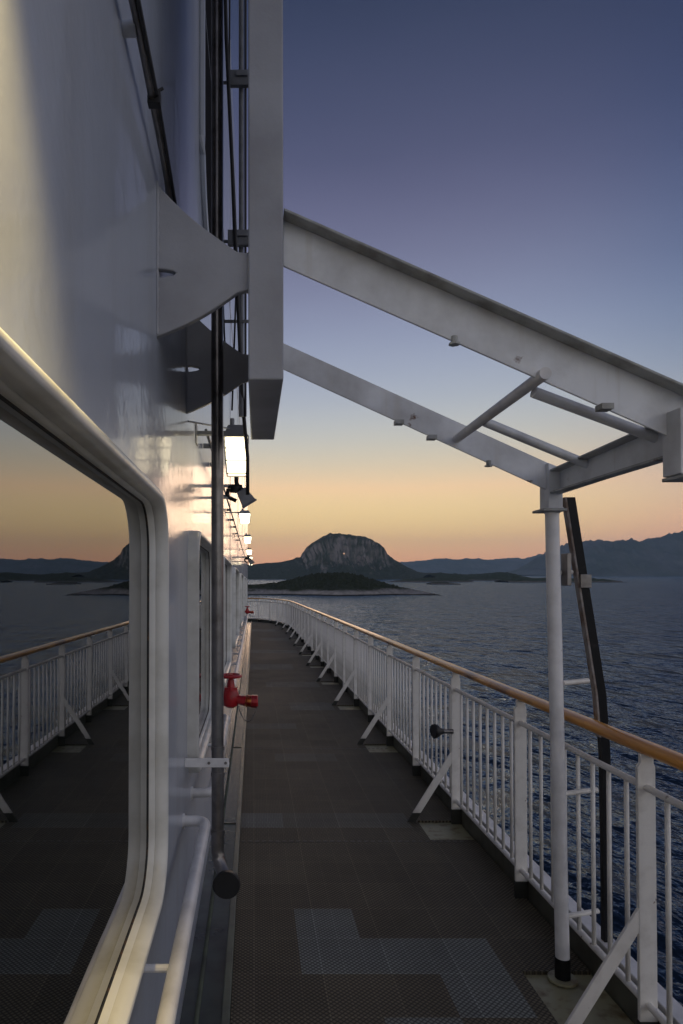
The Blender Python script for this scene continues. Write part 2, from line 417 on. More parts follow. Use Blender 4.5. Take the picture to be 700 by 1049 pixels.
# weld seams standing a little proud of the plating
bm = bmesh.new()
for z in (5.1,): tube(bm, [(XW + 0.001, -1.3, z), (XW + 0.001, 33, z)], 0.004, 6)
for y in (5.3, 8.4, 12.6, 17.3, 22.1): tube(bm, [(XW + 0.001, y, 0.02), (XW + 0.001, y, WT)], 0.0035, 6)
wall.part('weld_seam', bm, M['wall'], smooth=True)
def ringed(bm, rings, n):
    for i in range(len(rings) - 1):
        for k in range(n):
            bm.faces.new((rings[i][k], rings[i][(k+1) % n], rings[i+1][(k+1) % n], rings[i+1][k]))
for wi, (a, b) in enumerate(wins):
    def ring(bm, x, d, r, dzb=0.0, dzt=0.0):
        return [bm.verts.new((x, p[0], p[1])) for p in rr(a + d, b - d, ZB + d + dzb, ZT - d - dzt, r, NW)]
    bm = bmesh.new()
    R = [ring(bm, XW, 0.0, .15), ring(bm, XW + .036, 0.002, .15), ring(bm, XW + .046, 0.006, .147), ring(bm, XW + .050, 0.013, .143), ring(bm, XW + .050, 0.022, .135),
         ring(bm, XW + .047, 0.027, .131), ring(bm, XW + .016, 0.0325, .127), ring(bm, XW + .0145, 0.0315, .1275), ring(bm, XW + .013, 0.0328, .1268), ring(bm, XW - .004, 0.034, .125)]
    ringed(bm, R, len(R[0]))
    fr = wall.part('window', bm, M['frame'], smooth=True, deg=50)
    bm = bmesh.new()
    R = [ring(bm, XW - .0025, 0.0325, .126), ring(bm, XW - .0025, 0.0355, .123), ring(bm, XW - .0065, 0.037, .122)]
    ringed(bm, R, len(R[0])); wall.part('gasket', bm, M['gasket'], parent=fr, smooth=True)
    bm = bmesh.new()
    bm.faces.new(ring(bm, XW - .0055, 0.0350, .124)); g_ = wall.part('pane', bm, M['glass'], parent=fr); face(g_, Vector((1, 0, 0)))
# flat black sheet painting the shade of a recess high on the wall, with a rounded white rim
bm = bmesh.new()
lp = rr(3.62, 4.7, 3.75, 8.2, 0.45, 8)
A = [bm.verts.new((XW + .004, *p)) for p in lp]; bm.faces.new(A)
pn = wall.part('recess_shade_panel', bm, M['matte'])
bm = bmesh.new(); lp2 = rr(3.60, 4.72, 3.73, 8.22, 0.46, 8)
tube(bm, [(XW + .01, *p) for p in lp2 + lp2[:1]], 0.022, 8); wall.part('panel_rim', bm, M['wall'], smooth=True)

# ------------------------------------------------------------------ railing
rail = Thing('deck_railing', 'white bar railing with varnished wooden handrail along the right deck edge', 'railing', (1.45, 2.54, 0))
def along(z, dx=0.0): return [Vector((p.x, p.y, z)) for p in off(dx)]
def dense(P):
    out = []
    for i in range(len(P) - 1):
        n = max(1, int((P[i+1] - P[i]).length / 0.8))
        for k in range(n): out.append(P[i].lerp(P[i+1], k / n))
    out.append(P[-1]); return out
bm = bmesh.new(); tube(bm, dense(along(1.097, 0.012)), 0.0265, 16, sx=1.3); rail.part('handrail', bm, M['wood'], smooth=True, deg=60)
bm = bmesh.new(); tube(bm, dense(along(0.955)), 0.0135, 10); rail.part('upper_rail', bm, M['rail'], smooth=True, deg=60)
bm = bmesh.new(); tube(bm, dense(along(0.16)), 0.0135, 10); rail.part('lower_rail', bm, M['rail'], smooth=True, deg=60)
S0 = (POST0 + 1.2) - 3 * SP                   # arclength of the first post
def mesh_part(name, bm, m, bevel=0):
    bmesh.ops.recalc_face_normals(bm, faces=bm.faces)
    me = bpy.data.meshes.new(name); bm.to_mesh(me); bm.free(); me.materials.append(m); return me
bm = bmesh.new()                              # post: flat bar, tapering under the handrail, across the rail line
prism(bm, [(-0.034, 0.10), (0.032, 0.10), (0.032, 1.03), (0.026, 1.045), (0.026, 1.078), (-0.023, 1.078), (-0.023, 1.045), (-0.034, 1.030)], 'y', -0.009, 0.009)
post_me = mesh_part('post', bm, M['rail'])
bm = bmesh.new(); box(bm, -0.036, 0.036, -0.013, 0.013, -0.006, 0.1); foot_me = mesh_part('post_foot', bm, M['foot'])
bm = bmesh.new(); tube(bm, [(0, 0, 0.16), (0, 0, 0.955)], 0.0095, 8)
for f in bm.faces: f.smooth = True
bal_me = mesh_part('baluster', bm, M['rail'])
bm = bmesh.new()                              # brace: flat bar from the post down and inboard
hexa(bm, [(-0.030, -.007, .43), (-0.030, -.007, .52), (-0.030, .007, .52), (-0.030, .007, .43), (-0.255, -.007, 0.075), (-0.312, -.007, 0.075), (-0.312, .007, 0.075), (-0.255, .007, 0.075)])
brace_me = mesh_part('brace', bm, M['rail'])
bm = bmesh.new()
hexa(bm, [(-0.255, -.0085, .075), (-0.312, -.0085, .075), (-0.312, .0085, .075), (-0.255, .0085, .075), (-0.302, -.0085, -0.004), (-0.362, -.0085, -0.004), (-0.362, .0085, -0.004), (-0.302, .0085, -0.004)])
bfoot_me = mesh_part('brace_foot', bm, M['foot'])
def inst(name, me, s, z=0, parent=None, bev=0):
    p, d = at(s); o = bpy.data.objects.new(name, me); C.objects.link(o)
    o.parent = parent or rail.o
    if parent is None:
        o.location = Vector((p.x, p.y, z)) - rail.base; o.rotation_euler = (0, 0, math.atan2(d.y, d.x) - PI/2)
    if bev:
        b = o.modifiers.new('bevel', 'BEVEL'); b.width = bev; b.segments = 2; b.limit_method = 'ANGLE'
    return o
total = cum[-1]; k = 0; bals = []
while S0 + SP * k <= total + 0.01:
    s = S0 + SP * k
    po = inst('post', post_me, s, bev=0.003)
    inst('post_foot', foot_me, s, parent=po, bev=0.002)
    if (k % 2 == 1) and k > 1 and s < total - 3:
        br = inst('brace', brace_me, s, bev=0.002)
        inst('brace_foot', bfoot_me, s, parent=br)
    for j in range(1, 9):
        q = s + SP * j / 9
        if q < total - 0.1: bals.append(q)
    k += 1
vis = [q for q in bals if q - 1.2 > 2.05]
parts_, rest = vis[:100], vis[100:] + [q for q in bals if q - 1.2 <= 2.05]
for q in parts_: inst('baluster', bal_me, q)
bm = bmesh.new()
for q in rest:
    p, d = at(q); tube(bm, [(p.x, p.y, 0.16), (p.x, p.y, 0.955)], 0.0095, 6)
o = rail.part('balusters', bm, M['rail'], smooth=True, deg=80); o['kind'] = 'stuff'
# door stop on the post
ds = Thing('door_stop', 'small black rubber door holder sticking out of a railing post', 'door stop', (1.40, 4.93, 0.66))
bm = bmesh.new(); tube(bm, [(1.425, 4.915, .655), (1.40, 4.91, .657), (1.352, 4.895, .66)], [.019, .016, .016], 14); ds.part('stem', bm, M['steel'], smooth=True)
bm = bmesh.new(); tube(bm, [(1.352, 4.895, .66), (1.330, 4.89, .661), (1.300, 4.882, .664), (1.283, 4.878, .666), (1.275, 4.876, .666)], [.018, .027, .049, .052, .046], 20); ds.part('rubber_cup', bm, M['black'], smooth=True)

# ------------------------------------------------------------------ box girder with gusset plates
gd = Thing('box_girder', 'broad grey hanging box girder held off the cabin wall by two flared plates', 'girder', (0.04, 2.4, 2.3))
bm = bmesh.new(); z0, z1 = 2.306, 2.338
hexa(bm, [(-.016, 2.0, z0), (.088, 2.0, z0), (.090, 2.98, z1), (-.012, 2.98, z1), (-.016, 2.0, 8.4), (.084, 2.0, 8.4), (.086, 2.98, 8.4), (-.012, 2.98, 8.4)])
gd.part('box_section', bm, M['girder'], bevel=0.005)
def gusset(y, t=0.026):
    bm = bmesh.new(); poly = []
    zt0, zt1 = 2.915, 2.70                     # top edge: wall, tip
    for i in range(15):
        u = i / 14; x = lerp(XW - .01, -0.05, u)
        poly.append((x, lerp(zt0, zt1, u) - 0.018 * math.sin(PI * min(1, u * 1.0)) * (1 - 0.35 * u)))
    poly += [(-0.014, 2.695), (-0.014, 2.585), (-0.05, 2.575)]
    for i in range(1, 10):
        u = i / 9; x = lerp(-0.05, XW + 0.03, u); poly.append((x, lerp(2.575, 2.455, u) - 0.01 * math.sin(PI * u)))
    poly += [(XW - .01, 2.44)]
    for a in range(0, 7):                     # drain notch at the wall
        th = -PI/2 + PI * a / 6; poly.append((XW - .01 + 0.068 * math.cos(th), 2.635 + 0.013 * math.sin(th)))
    prism(bm, poly, 'y', y - t/2, y + t/2)
    g = gd.part('gusset_plate', bm, M['girder'], bevel=0.004)
    return g
for gy in (2.04, 2.94):
    g = gusset(gy); bm = bmesh.new()
    for sy in (-1, 1):
        pts = [(XW + .002, gy + sy * .0135, 2.45 + .46 * k / 30 + 0.0) for k in range(31)]
        tube(bm, pts, [.005 + .0015 * math.sin(k * 2.3) for k in range(31)], 6)
        gd.part('weld_bead', bm, M['girder'], parent=g, smooth=True); bm = bmesh.new()
        tube(bm, [(-.0165, gy + sy * .0135, 2.585 + .11 * k / 8) for k in range(9)], [.0045 + .001 * math.sin(k * 2) for k in range(9)], 6)
        gd.part('weld_bead', bm, M['girder'], parent=g, smooth=True); bm = bmesh.new()
    bm.free(); 0 and gd.part('weld_bead', bm, M['girder'], parent=g, smooth=True)
bm = bmesh.new()                              # thickened rim along the top edge of each gusset
# ------------------------------------------------------------------ canopy frame
cf = Thing('awning_frame', 'bare grey steel awning frame of sloping beams on slim white columns beside the railing', 'steel frame', (1.35, 2.97, 0))
def channel(x0, zt0, zb0, x1, zt1, zb1, y, side, fl=0.055, t=0.009):
    """web in the x-z plane at y, flanges turned to side (+1 forward, -1 aft) along both edges"""
    web = bmesh.new(); hexa(web, [(x0, y, zb0), (x1, y, zb1), (x1, y + t, zb1), (x0, y + t, zb0), (x0, y, zt0), (x1, y, zt1), (x1, y + t, zt1), (x0, y + t, zt0)])
    fg = bmesh.new()
    ya, yb = (y + t + .0005, y + fl) if side > 0 else (y - fl, y - .0005)
    hexa(fg, [(x0, ya, zt0 - t), (x1, ya, zt1 - t), (x1, yb, zt1 - t), (x0, yb, zt0 - t), (x0, ya, zt0), (x1, ya, zt1), (x1, yb, zt1), (x0, yb, zt0)])
    return web, fg
def beam(y, x0, zt0, zb0, x1, zt1, zb1, lugs, side=-1, fl=.055):
    w, f = channel(x0, zt0, zb0, x1, zt1, zb1, y, side, fl)
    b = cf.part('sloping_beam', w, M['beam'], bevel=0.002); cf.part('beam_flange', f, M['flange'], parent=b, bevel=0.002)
    for (x, top) in lugs:
        bm = bmesh.new(); z = lerp(zb0, zb1, (x - x0) / (x1 - x0)) - 0.001
        if top == 0:
            box(bm, x - .018, x + .018, y - .045, y - .003, z - .018, z - .001)
        else:
            tube(bm, [(x, y - .03, z - .02), (x, y - .03, z + .002)], .010, 10); tube(bm, [(x, y - .03, z - .024), (x, y - .03, z - .018)], .017, 6)
        cf.part('lug', bm, M['flange'], parent=b)
    return b
YB, YA = 2.06, 2.93
beam(YB, 0.090, 2.820, 2.672, 1.345, 2.262, 2.112, [(0.60, 1), (1.05, 0)])
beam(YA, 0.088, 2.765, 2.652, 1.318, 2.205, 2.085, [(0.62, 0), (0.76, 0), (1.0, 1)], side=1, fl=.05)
# haunches on top of the columns
def column(y, xt, xb, h0, h1, p0, p1):
    bm = bmesh.new(); prism(bm, [(h0, 2.03), (h1, 2.03), (h1, 2.20), (h0, 2.225)], 'y', y - .045, y + .045)
    hd = cf.part('column_head', bm, M['beam'], bevel=0.003)
    bm = bmesh.new(); box(bm, p0, p1, y - .06, y + .06, 2.018, 2.029); cf.part('flange_plate', bm, M['flange'], parent=hd, bevel=0.002)
    bm = bmesh.new()
    for z, zz in ((2.0305, 0), (2.016, 1)): tube(bm, [(h0 - .001, y - .047, z), (h1 + .001, y - .047, z)], .0035, 6) if not zz else tube(bm, [(xt + .030 * math.cos(a * PI / 12), y + .030 * math.sin(a * PI / 12), z) for a in range(25)], .004, 6, caps=False)
    cf.part('weld_bead', bm, M['beam'], parent=hd, smooth=True)
    bm = bmesh.new(); tube(bm, [(xb, y + .02, 0.10), (lerp(xb, xt, .5), y + .01, 1.05), (xt, y, 2.0185)], 0.0290, 20)
    col = cf.part('column', bm, M['white'], smooth=True)
    bm = bmesh.new(); tube(bm, [(xb, y + .02, 0.0), (xb, y + .02, 0.10)], 0.032, 20); cf.part('column_foot', bm, M['blackpaint'], parent=col, smooth=True)
    bm = bmesh.new(); tube(bm, [(xb, y + .02, 0.004), (xb, y + .02, 0.014)], 0.060, 24); cf.part('base_disc', bm, M['patch'], parent=col)
column(2.95, 1.290, 1.330, 1.256, 1.318, 1.229, 1.330); column(2.04, 1.326, 1.352, 1.251, 1.36, 1.257, 1.378)
# longitudinal channel joining the two column heads
bm = bmesh.new(); XL = 1.262
prism(bm, [(2.092, 2.100), (2.905, 2.092), (2.905, 2.195), (2.092, 2.215)], 'x', XL + .045, XL + .054)
lw = cf.part('side_beam', bm, M['beam'], bevel=0.002)
bm = bmesh.new(); box(bm, XL, XL + .0445, 2.092, 2.905, 2.093, 2.102)
hexa(bm, [(XL, 2.092, 2.207), (XL + .0445, 2.092, 2.207), (XL + .0445, 2.905, 2.187), (XL, 2.905, 2.187), (XL, 2.092, 2.216), (XL + .0445, 2.092, 2.216), (XL + .0445, 2.905, 2.196), (XL, 2.905, 2.196)])
cf.part('beam_flange', bm, M['flange'], parent=lw, bevel=0.002)
bm = bmesh.new(); tube(bm, [(.872, YB - .03, 2.335), (.872, YA - .01, 2.330)], .0185, 14); cf.part('cross_tube', bm, M['white'], smooth=True)
bm = bmesh.new(); tube(bm, [(.885, 2.60, 2.325), (1.318, 2.68, 2.175)], .018, 14); cf.part('stay_tube', bm, M['beam'], smooth=True)
bm = bmesh.new(); tube(bm, [(.885, 2.15, 2.312), (1.318, 2.22, 2.180)], .018, 14); cf.part('stay_tube', bm, M['beam'], smooth=True)

# ------------------------------------------------------------------ black bent rail outside with spacer rungs
bl = Thing('boarding_rail', 'black bent steel rail with chipped pale edge standing outside the railing behind the slim column', 'rail', (1.56, 3.0, 0))
pts = [(1.395, 3.02, 2.09), (1.47, 3.03, 1.62), (1.535, 3.04, 1.22), (1.556, 3.05, .95), (1.560, 3.05, .5), (1.560, 3.05, .06)]
def flat(bm, pts, w0, w1, t):
    for i in range(len(pts) - 1):
        a, b = pts[i], pts[i+1]
        hexa(bm, [(a[0]+w0, a[1]-t, a[2]), (a[0]+w1, a[1]-t, a[2]), (a[0]+w1, a[1]+t, a[2]), (a[0]+w0, a[1]+t, a[2]), (b[0]+w0, b[1]-t, b[2]), (b[0]+w1, b[1]-t, b[2]), (b[0]+w1, b[1]+t, b[2]), (b[0]+w0, b[1]+t, b[2])])
bm = bmesh.new(); flat(bm, pts, -.016, .022, .016); bl.part('upright', bm, M['blackpaint'])
bm = bmesh.new(); flat(bm, pts[:3] + [(1.552, 3.047, 1.03)], -.025, -.0165, .018); bl.part('edge_strip', bm, M['edge'])
for z, x in ((1.76, 1.43), (1.28, 1.50), (.80, 1.535), (.27, 1.535)):
    bm = bmesh.new(); tube(bm, [(1.33 + (.02 if z < 1.5 else 0), 2.99, z - .005), (x - .02, 3.03, z)], .011, 10); bl.part('rung', bm, M['rail'], smooth=True)
bm = bmesh.new(); box(bm, 1.350, 1.368, 2.94, 3.0, 1.70, 1.84); bl.part('clamp', bm, M['steel'], bevel=.002)
bm = bmesh.new(); box(bm, 1.436, 1.484, 2.999, 3.02, 1.69, 1.75); bl.part('clamp', bm, M['steel'], bevel=.002)

# ------------------------------------------------------------------ stand pipe by the wall
sp = Thing('drain_pipe', 'tall dull steel drain pipe by the cabin wall ending in a black elbow mouth', 'pipe', (-.153, 2.92, .43))
bm = bmesh.new(); tube(bm, [(-.162, 2.92, 8.4), (-.156, 2.92, 2.6), (-.153, 2.92, .66)], .0262, 20); sp.part('riser', bm, M['steel'], smooth=True)
bm = bmesh.new()
tube(bm, [(-.153, 2.92, .665), (-.153, 2.92, .645)], .031, 20)
tube(bm, fillet([(-.153, 2.92, .65), (-.153, 2.92, .54), (-.113, 2.86, .475)], .05), .0275, 18); sp.part('elbow', bm, M['steel'], smooth=True)
bm = bmesh.new(); tube(bm, [(-.120, 2.868, .487), (-.115, 2.85, .477), (-.111, 2.822, .472), (-.111, 2.815, .472)], [.034, .055, .058, .054], 26); sp.part('mouth', bm, M['black'], smooth=True)
for z in (.955, 6.2):
    bm = bmesh.new(); box(bm, XW, -.104, 2.884, 2.892, z - .019, z + .019); box(bm, XW, -.104, 2.892, 2.95, z - .019, z - .014)
    br = sp.part('bracket', bm, M['white'], bevel=.002)
    bm = bmesh.new()
    for x in (-.118, -.188): tube(bm, [(x, 2.880, z), (x, 2.893, z)], .0065, 6)
    sp.part('bolt', bm, M['steel'], parent=br)
for z in (.90, 1.01):
    bm = bmesh.new(); tube(bm, [(-.153, 2.92, z - .008), (-.153, 2.92, z + .008)], .0295, 18); sp.part('collar', bm, M['steel'], smooth=True)

# ------------------------------------------------------------------ low grab bars on the wall
def grab_bar(y0, y1, label, ends=(True, True), step=1.35):
    XP, Z = -0.195, .735
    t = Thing('grab_bar', label, 'grab bar', (XP, (y0 + y1) / 2, Z), 'white grab bars along the cabin wall')
    pts = []
    if ends[0]: pts.append((XW, y0, Z))
    pts += [(XP, y0, Z), (XP, y1, Z)]
    if ends[1]: pts.append((XW, y1, Z))
    bm = bmesh.new(); tube(bm, fillet(pts, .055, 6), .0215, 16); t.part('bar', bm, M['white'], smooth=True, deg=60)
    y = y0 + step
    while y < y1 - .3:
        bm = bmesh.new(); tube(bm, [(XW, y, Z), (XP - .01, y, Z)], .010, 10); t.part('standoff', bm, M['white'], smooth=True); y += step
    for e, yy in ((ends[0], y0), (ends[1], y1)):
        if e: bm = bmesh.new(); tube(bm, [(XW, yy, Z), (XW + .007, yy, Z)], .030, 16); t.part('end_flange', bm, M['white'], smooth=True)
grab_bar(-1.0, 2.82, 'nearest white tubular grab bar under the large window on the cabin wall', (True, True), 2.74)
grab_bar(3.20, 5.05, 'short white tubular grab bar passing behind the drain pipe, under the second window', (True, True), .95)
grab_bar(5.95, 31.5, 'long thin white grab bar from the red valve to the far end', (True, True), 1.25)

# ------------------------------------------------------------------ red hydrant valves
def valve(loc, label):
    v = Thing('hydrant_valve', label, 'valve', loc, 'red hydrant valves on the cabin wall')
    x, y, z = loc
    bm = bmesh.new()
    tube(bm, [(x - .135, y, z - .01), (x - .04, y, z - .01)], .026, 14)
    tube(bm, [(x, y, z - .075), (x, y, z - .06), (x, y, z - .02), (x, y, z + .02), (x, y, z + .045), (x, y, z + .05)], [.018, .040, .052, .046, .038, .030], 18)
    tube(bm, [(x, y, z + .045), (x, y, z + .062)], .042, 6); tube(bm, [(x, y, z + .06), (x, y, z + .11)], [.024, .018], 12)
    tube(bm, [(x, y, z - .008), (x + .055, y - .01, z - .022), (x + .085, y - .012, z - .026)], [.036, .030, .036], 14)
    v.part('body', bm, M['red'], smooth=True)
    bm = bmesh.new(); hz = z + .135; n = 20
    tube(bm, [(x + .056 * math.cos(2*PI*i/n), y + .056 * math.sin(2*PI*i/n), hz) for i in range(n + 1)], .0105, 8, caps=False)
    for a in range(4):
        c, s = math.cos(a*PI/2 + .5), math.sin(a*PI/2 + .5); tube(bm, [(x, y, hz - .006), (x + .052*c, y + .052*s, hz)], .0075, 6)
    tube(bm, [(x, y, z + .10), (x, y, hz + .012)], .014, 10); v.part('handwheel', bm, M['red'], smooth=True)
    bm = bmesh.new()
    tube(bm, [(x + .086, y - .012, z - .026), (x + .096, y - .013, z - .027), (x + .098, y - .013, z - .027), (x + .118, y - .014, z - .028)], [.036, .043, .038, .038], 18)
    v.part('hose_coupling', bm, M['brass'], smooth=True)
    bm = bmesh.new(); tube(bm, [(x + .1185, y - .014, z - .028), (x + .150, y - .015, z - .03), (x + .156, y - .015, z - .03)], [.042, .042, .034], 10); v.part('blind_cap', bm, M['red'])
    bm = bmesh.new(); n = 26; P = []
    for i in range(n + 1):
        u = i / n; P.append(Vector((lerp(x + .045, x + .156, u), y - .04, z - .06 - .105 * (1 - (2*u - 1)**2) + .02*u)))
    for i in range(n):
        a, b = P[i], P[i+1]; d = (b - a) * .12
        tube(bm, [a - d, a.lerp(b, .5) + Vector((0, .003 if i % 2 else -.003, 0)), b + d], .0028, 5)
    v.part('chain', bm, M['steel'])
    v.o.scale = (1.22, 1.40, 1.06)
valve((-.160, 4.80, .925), 'red hydrant valve with handwheel, brass coupling and hanging chain just beyond the drain pipe')
valve((-.190, 20.6, .93), 'tiny far red hydrant valve near the forward end of the cabin wall')

# ------------------------------------------------------------------ wall lamps
LY = [-2.9, 3.42, 6.62, 9.75, 13.3, 16.6, 20.0]
def make_lamp():
    t = Thing('wall_lamp', '', 'lamp', (-.088, 0, 2.35), 'lit bulkhead lamps along the cabin wall')
    x, z = -.088, 2.35
    def fr(bm, x, w0, d0, z0, w1, d1, z1, y=0):
        hexa(bm, [(x-w0, y-d0, z0), (x+w0, y-d0, z0), (x+w0, y+d0, z0), (x-w0, y+d0, z0), (x-w1, y-d1, z1), (x+w1, y-d1, z1), (x+w1, y+d1, z1), (x-w1, y+d1, z1)])
    bm = bmesh.new(); fr(bm, x, .060, .060, z + .094, .040, .040, z + .150); fr(bm, x, .064, .064, z + .085, .064, .064, z + .0935)
    hs = t.part('housing', bm, M['lamp'], bevel=.004)
    bm = bmesh.new(); fr(bm, x + .003, .043, .043, z - .090, .056, .056, z + .0845); t.part('lens', bm, M['lens'], bevel=.006)
    bm = bmesh.new()
    for sx in (-1, 1):
        for sy in (-1, 1):
            tube(bm, [(x + .062*sx, .062*sy, z + .085), (x + .003 + .048*sx, .048*sy, z - .094)], .003, 6)
    for zz, w in ((z - .094, .048), (z - .03, .0535), (z + .03, .058)):
        q = [(x + .003 + w*a, w*b, zz) for a, b in ((-1,-1),(1,-1),(1,1),(-1,1),(-1,-1))]
        for i in range(4): tube(bm, [q[i], q[i+1]], .0028, 6)
    t.part('wire_guard', bm, M['lamp'])
    bm = bmesh.new(); box(bm, XW, x - .05, -.016, .016, z + .105, z + .125); box(bm, XW, XW + .006, -.035, .035, z + .06, z + .16)
    tube(bm, [(x - .02, 0, z + .15), (x - .02, 0, z + .19)], .012, 10); t.part('wall_arm', bm, M['lamp'], bevel=.002)
    return t.o
L0 = make_lamp()
lamp_labels = ['lit lamp on the wall behind the viewer, aft of the nearest window', 'nearest and largest lit bulkhead lamp, hanging just below the grey girder',
    'second lit lamp, past the black floodlight', 'third lit lamp along the cabin wall', 'fourth lit lamp along the cabin wall, small in the distance',
    'fifth lit lamp along the cabin wall, a small glow above the far windows', 'farthest lit lamp on the cabin wall']
for i, y in enumerate(LY):
    o = L0 if i == 0 else copy_tree(L0)
    o.location.y = y; o['label'] = lamp_labels[i]
    if i: ship_roots.append(o)
    if y > 5: o.scale = (.95, .95, .52)         # a shallower pattern of lamp further forward
# shaded downlight above the nearest window: lights the plating under it
dl = Thing('downlight', 'round shaded downlight high on the wall above the nearest window, shining down the plating', 'lamp', (-.12, .50, 3.02))
bm = bmesh.new(); tube(bm, [(-.12, .5, 2.98), (-.12, .5, 3.07), (-.12, .5, 3.12)], [.085, .075, .03], 24); dl.part('shade', bm, M['lamp'], smooth=True)
bm = bmesh.new(); tube(bm, [(-.12, .5, 2.965), (-.12, .5, 2.978)], .066, 24); dl.part('lens', bm, M['lens_bright'])
bm = bmesh.new(); box(bm, XW, -.15, .485, .515, 3.04, 3.07); dl.part('wall_arm', bm, M['lamp'])
ld = bpy.data.lights.new('downlight_beam', 'SPOT'); ld.energy = 115; ld.color = (1.0, .76, .34); ld.spot_size = math.radians(76); ld.spot_blend = .75; ld.shadow_soft_size = .05
lo_ = bpy.data.objects.new('downlight_beam', ld); C.objects.link(lo_); lo_.parent = dl.o; lo_.location = Vector((-.12, .50, 2.94)) - dl.base

# ------------------------------------------------------------------ floodlights
def flood(y, z, label):
    t = Thing('floodlight', label, 'floodlight', (-.10, y, z), 'unlit floodlights on the cabin wall')
    x = -.10
    bm = bmesh.new(); R_ = Matrix.Translation((x + .045, y - .02, z - .02)) @ Matrix.Rotation(math.radians(-32), 4, 'Y') @ Matrix.Rotation(math.radians(12), 4, 'X')
    hexa(bm, [R_ @ Vector(p) for p in ((-.055,-.04,-.05),(.045,-.04,-.05),(.045,.05,-.05),(-.055,.05,-.05),(-.038,-.03,.055),(.03,-.03,.055),(.03,.04,.055),(-.038,.04,.055))])
    hd = t.part('head', bm, M['conduit'], bevel=.004)
    bm = bmesh.new(); hexa(bm, [R_ @ Vector(p) for p in ((-.060,-.045,-.060),(.050,-.045,-.060),(.050,.055,-.060),(-.060,.055,-.060),(-.060,-.045,-.0505),(.050,-.045,-.0505),(.050,.055,-.0505),(-.060,.055,-.0505))])
    t.part('visor', bm, M['conduit'], parent=hd)
    bm = bmesh.new(); tube(bm, fillet([(x - .02, y, z + .16), (x - .02, y, z + .06), (x + .03, y, z + .02)], .03), .016, 10)
    tube(bm, fillet([(x + .02, y, z + .05), (x - .075, y, z + .055), (x - .085, y, z - .02), (x - .02, y, z - .05)], .02), .014, 10)
    tube(bm, [(x - .03, y, z + .05), (x - .03, y, z + .01)], .036, 12); t.part('yoke', bm, M['blackpaint'], smooth=True)
    bm = bmesh.new(); box(bm, XW, x - .05, y - .012, y + .012, z + .045, z + .065); box(bm, XW, x - .05, y - .012, y + .012, z - .035, z - .02); t.part('wall_arm', bm, M['lamp'])
flood(4.75, 2.34, 'black unlit floodlight on a yoke between the first two lit lamps')
flood(13.9, 2.22, 'small dark floodlight far along the wall beneath the distant lamps')

# ------------------------------------------------------------------ conduits, cables and their clamps
def conduit(name, pts, r, m, label, cat, n=10):
    bm = bmesh.new(); tube(bm, pts, r, n); base = Vector(pts[-1]); o = mk(name, bm, M[m], None, base, smooth=True); tag(o, label, cat); return o
cd = Thing('conduit_run', 'grey vertical conduit on clamp brackets squeezed between drain pipe and girder', 'conduit', (-.062, 3.3, 2.5))
bm = bmesh.new(); tube(bm, [(-.062, 3.3, 8.4), (-.060, 3.3, 2.52)], .0125, 12); cd.part('pipe', bm, M['conduit'], smooth=True)
bm = bmesh.new(); tube(bm, [(-.040, 3.3, 8.4), (-.040, 3.3, 2.52)], .006, 8); cd.part('thin_pipe', bm, M['cable'], smooth=True)
for z in (2.98, 3.37, 4.15, 5.0):
    bm = bmesh.new(); box(bm, -.165, -.022, 3.285, 3.291, z - .008, z + .008)
    if z in (3.37, 4.15): box(bm, -.125, -.022, 3.26, 3.284, z - .03, z + .045); box(bm, -.085, -.03, 3.25, 3.2599, z + .01, z + .035)
    cd.part('clamp', bm, M['conduit'], bevel=.002)
bm = bmesh.new(); box(bm, -.205, -.165, 3.28, 3.30, 2.9, 8.4); box(bm, XW, -.205, 3.284, 3.296, 6.4, 6.44); cd.part('mounting_bar', bm, M['conduit'])
conduit('cable', [(-.155, 3.2, 8.4), (-.150, 3.2, 5.2), (-.130, 3.2, 4.30), (-.095, 3.2, 3.55), (-.075, 3.22, 3.05), (-.055, 3.3, 2.60), (-.03, 3.35, 2.33), (-.03, 3.38, 2.15)], .0095, 'cable', 'thick black cable slanting down past the grey conduit to the nearest lit lamp', 'cable')
conduit('cable', [(-.100, 3.25, 8.4), (-.118, 3.25, 4.0), (-.085, 3.26, 3.1), (-.105, 3.3, 2.55)], .0045, 'cable', 'thin dark wire hanging left of the conduit behind the thick black cable', 'cable', 8)
conduit('cable', [(-.235, 3.1, 8.4), (-.185, 3.1, 4.7), (-.165, 3.1, 3.6), (-.13, 3.12, 2.75)], .004, 'cable', 'thin wire beside the upper part of the drain pipe', 'cable', 8)
# horizontal conduit on the upper wall
hp = Thing('wall_pipe', 'thin brown grey pipe running along the upper wall to the nearer flared plate', 'pipe', (-.255, 1.5, 2.93))
bm = bmesh.new(); P = [(-.255, -1.2, 2.94), (-.255, .6, 2.935), (-.255, 1.5, 2.945), (-.257, 1.9, 2.93), (-.262, 2.2, 2.915)]; tube(bm, P, .0115, 10); hp.part('pipe', bm, M['steel'], smooth=True)
bm = bmesh.new(); tube(bm, [(-.243, -1.2, 2.932), (-.243, 1.2, 2.93), (-.244, 1.72, 2.936), (-.25, 2.2, 2.91)], .0055, 8); hp.part('wire', bm, M['cable'], smooth=True)
for y in (.2, 1.50):
    bm = bmesh.new(); tube(bm, [(XW, y, 2.94), (-.262, y, 2.94)], .017, 12); hp.part('standoff', bm, M['wall'], smooth=True)
bm = bmesh.new(); box(bm, -.268, -.236, 1.70, 1.725, 2.918, 2.952); tube(bm, [(-.25, 1.712, 2.95), (-.23, 1.712, 2.962)], .004, 6); hp.part('clip', bm, M['cable'])
conduit('cable', [(-.285, 2.12, 3.02), (-.283, 2.3, 2.93), (-.282, 2.6, 2.86), (-.284, 2.85, 2.84)], .003, 'cable', 'loose thin wire drooping on the wall behind the nearer flared plate', 'cable', 6)
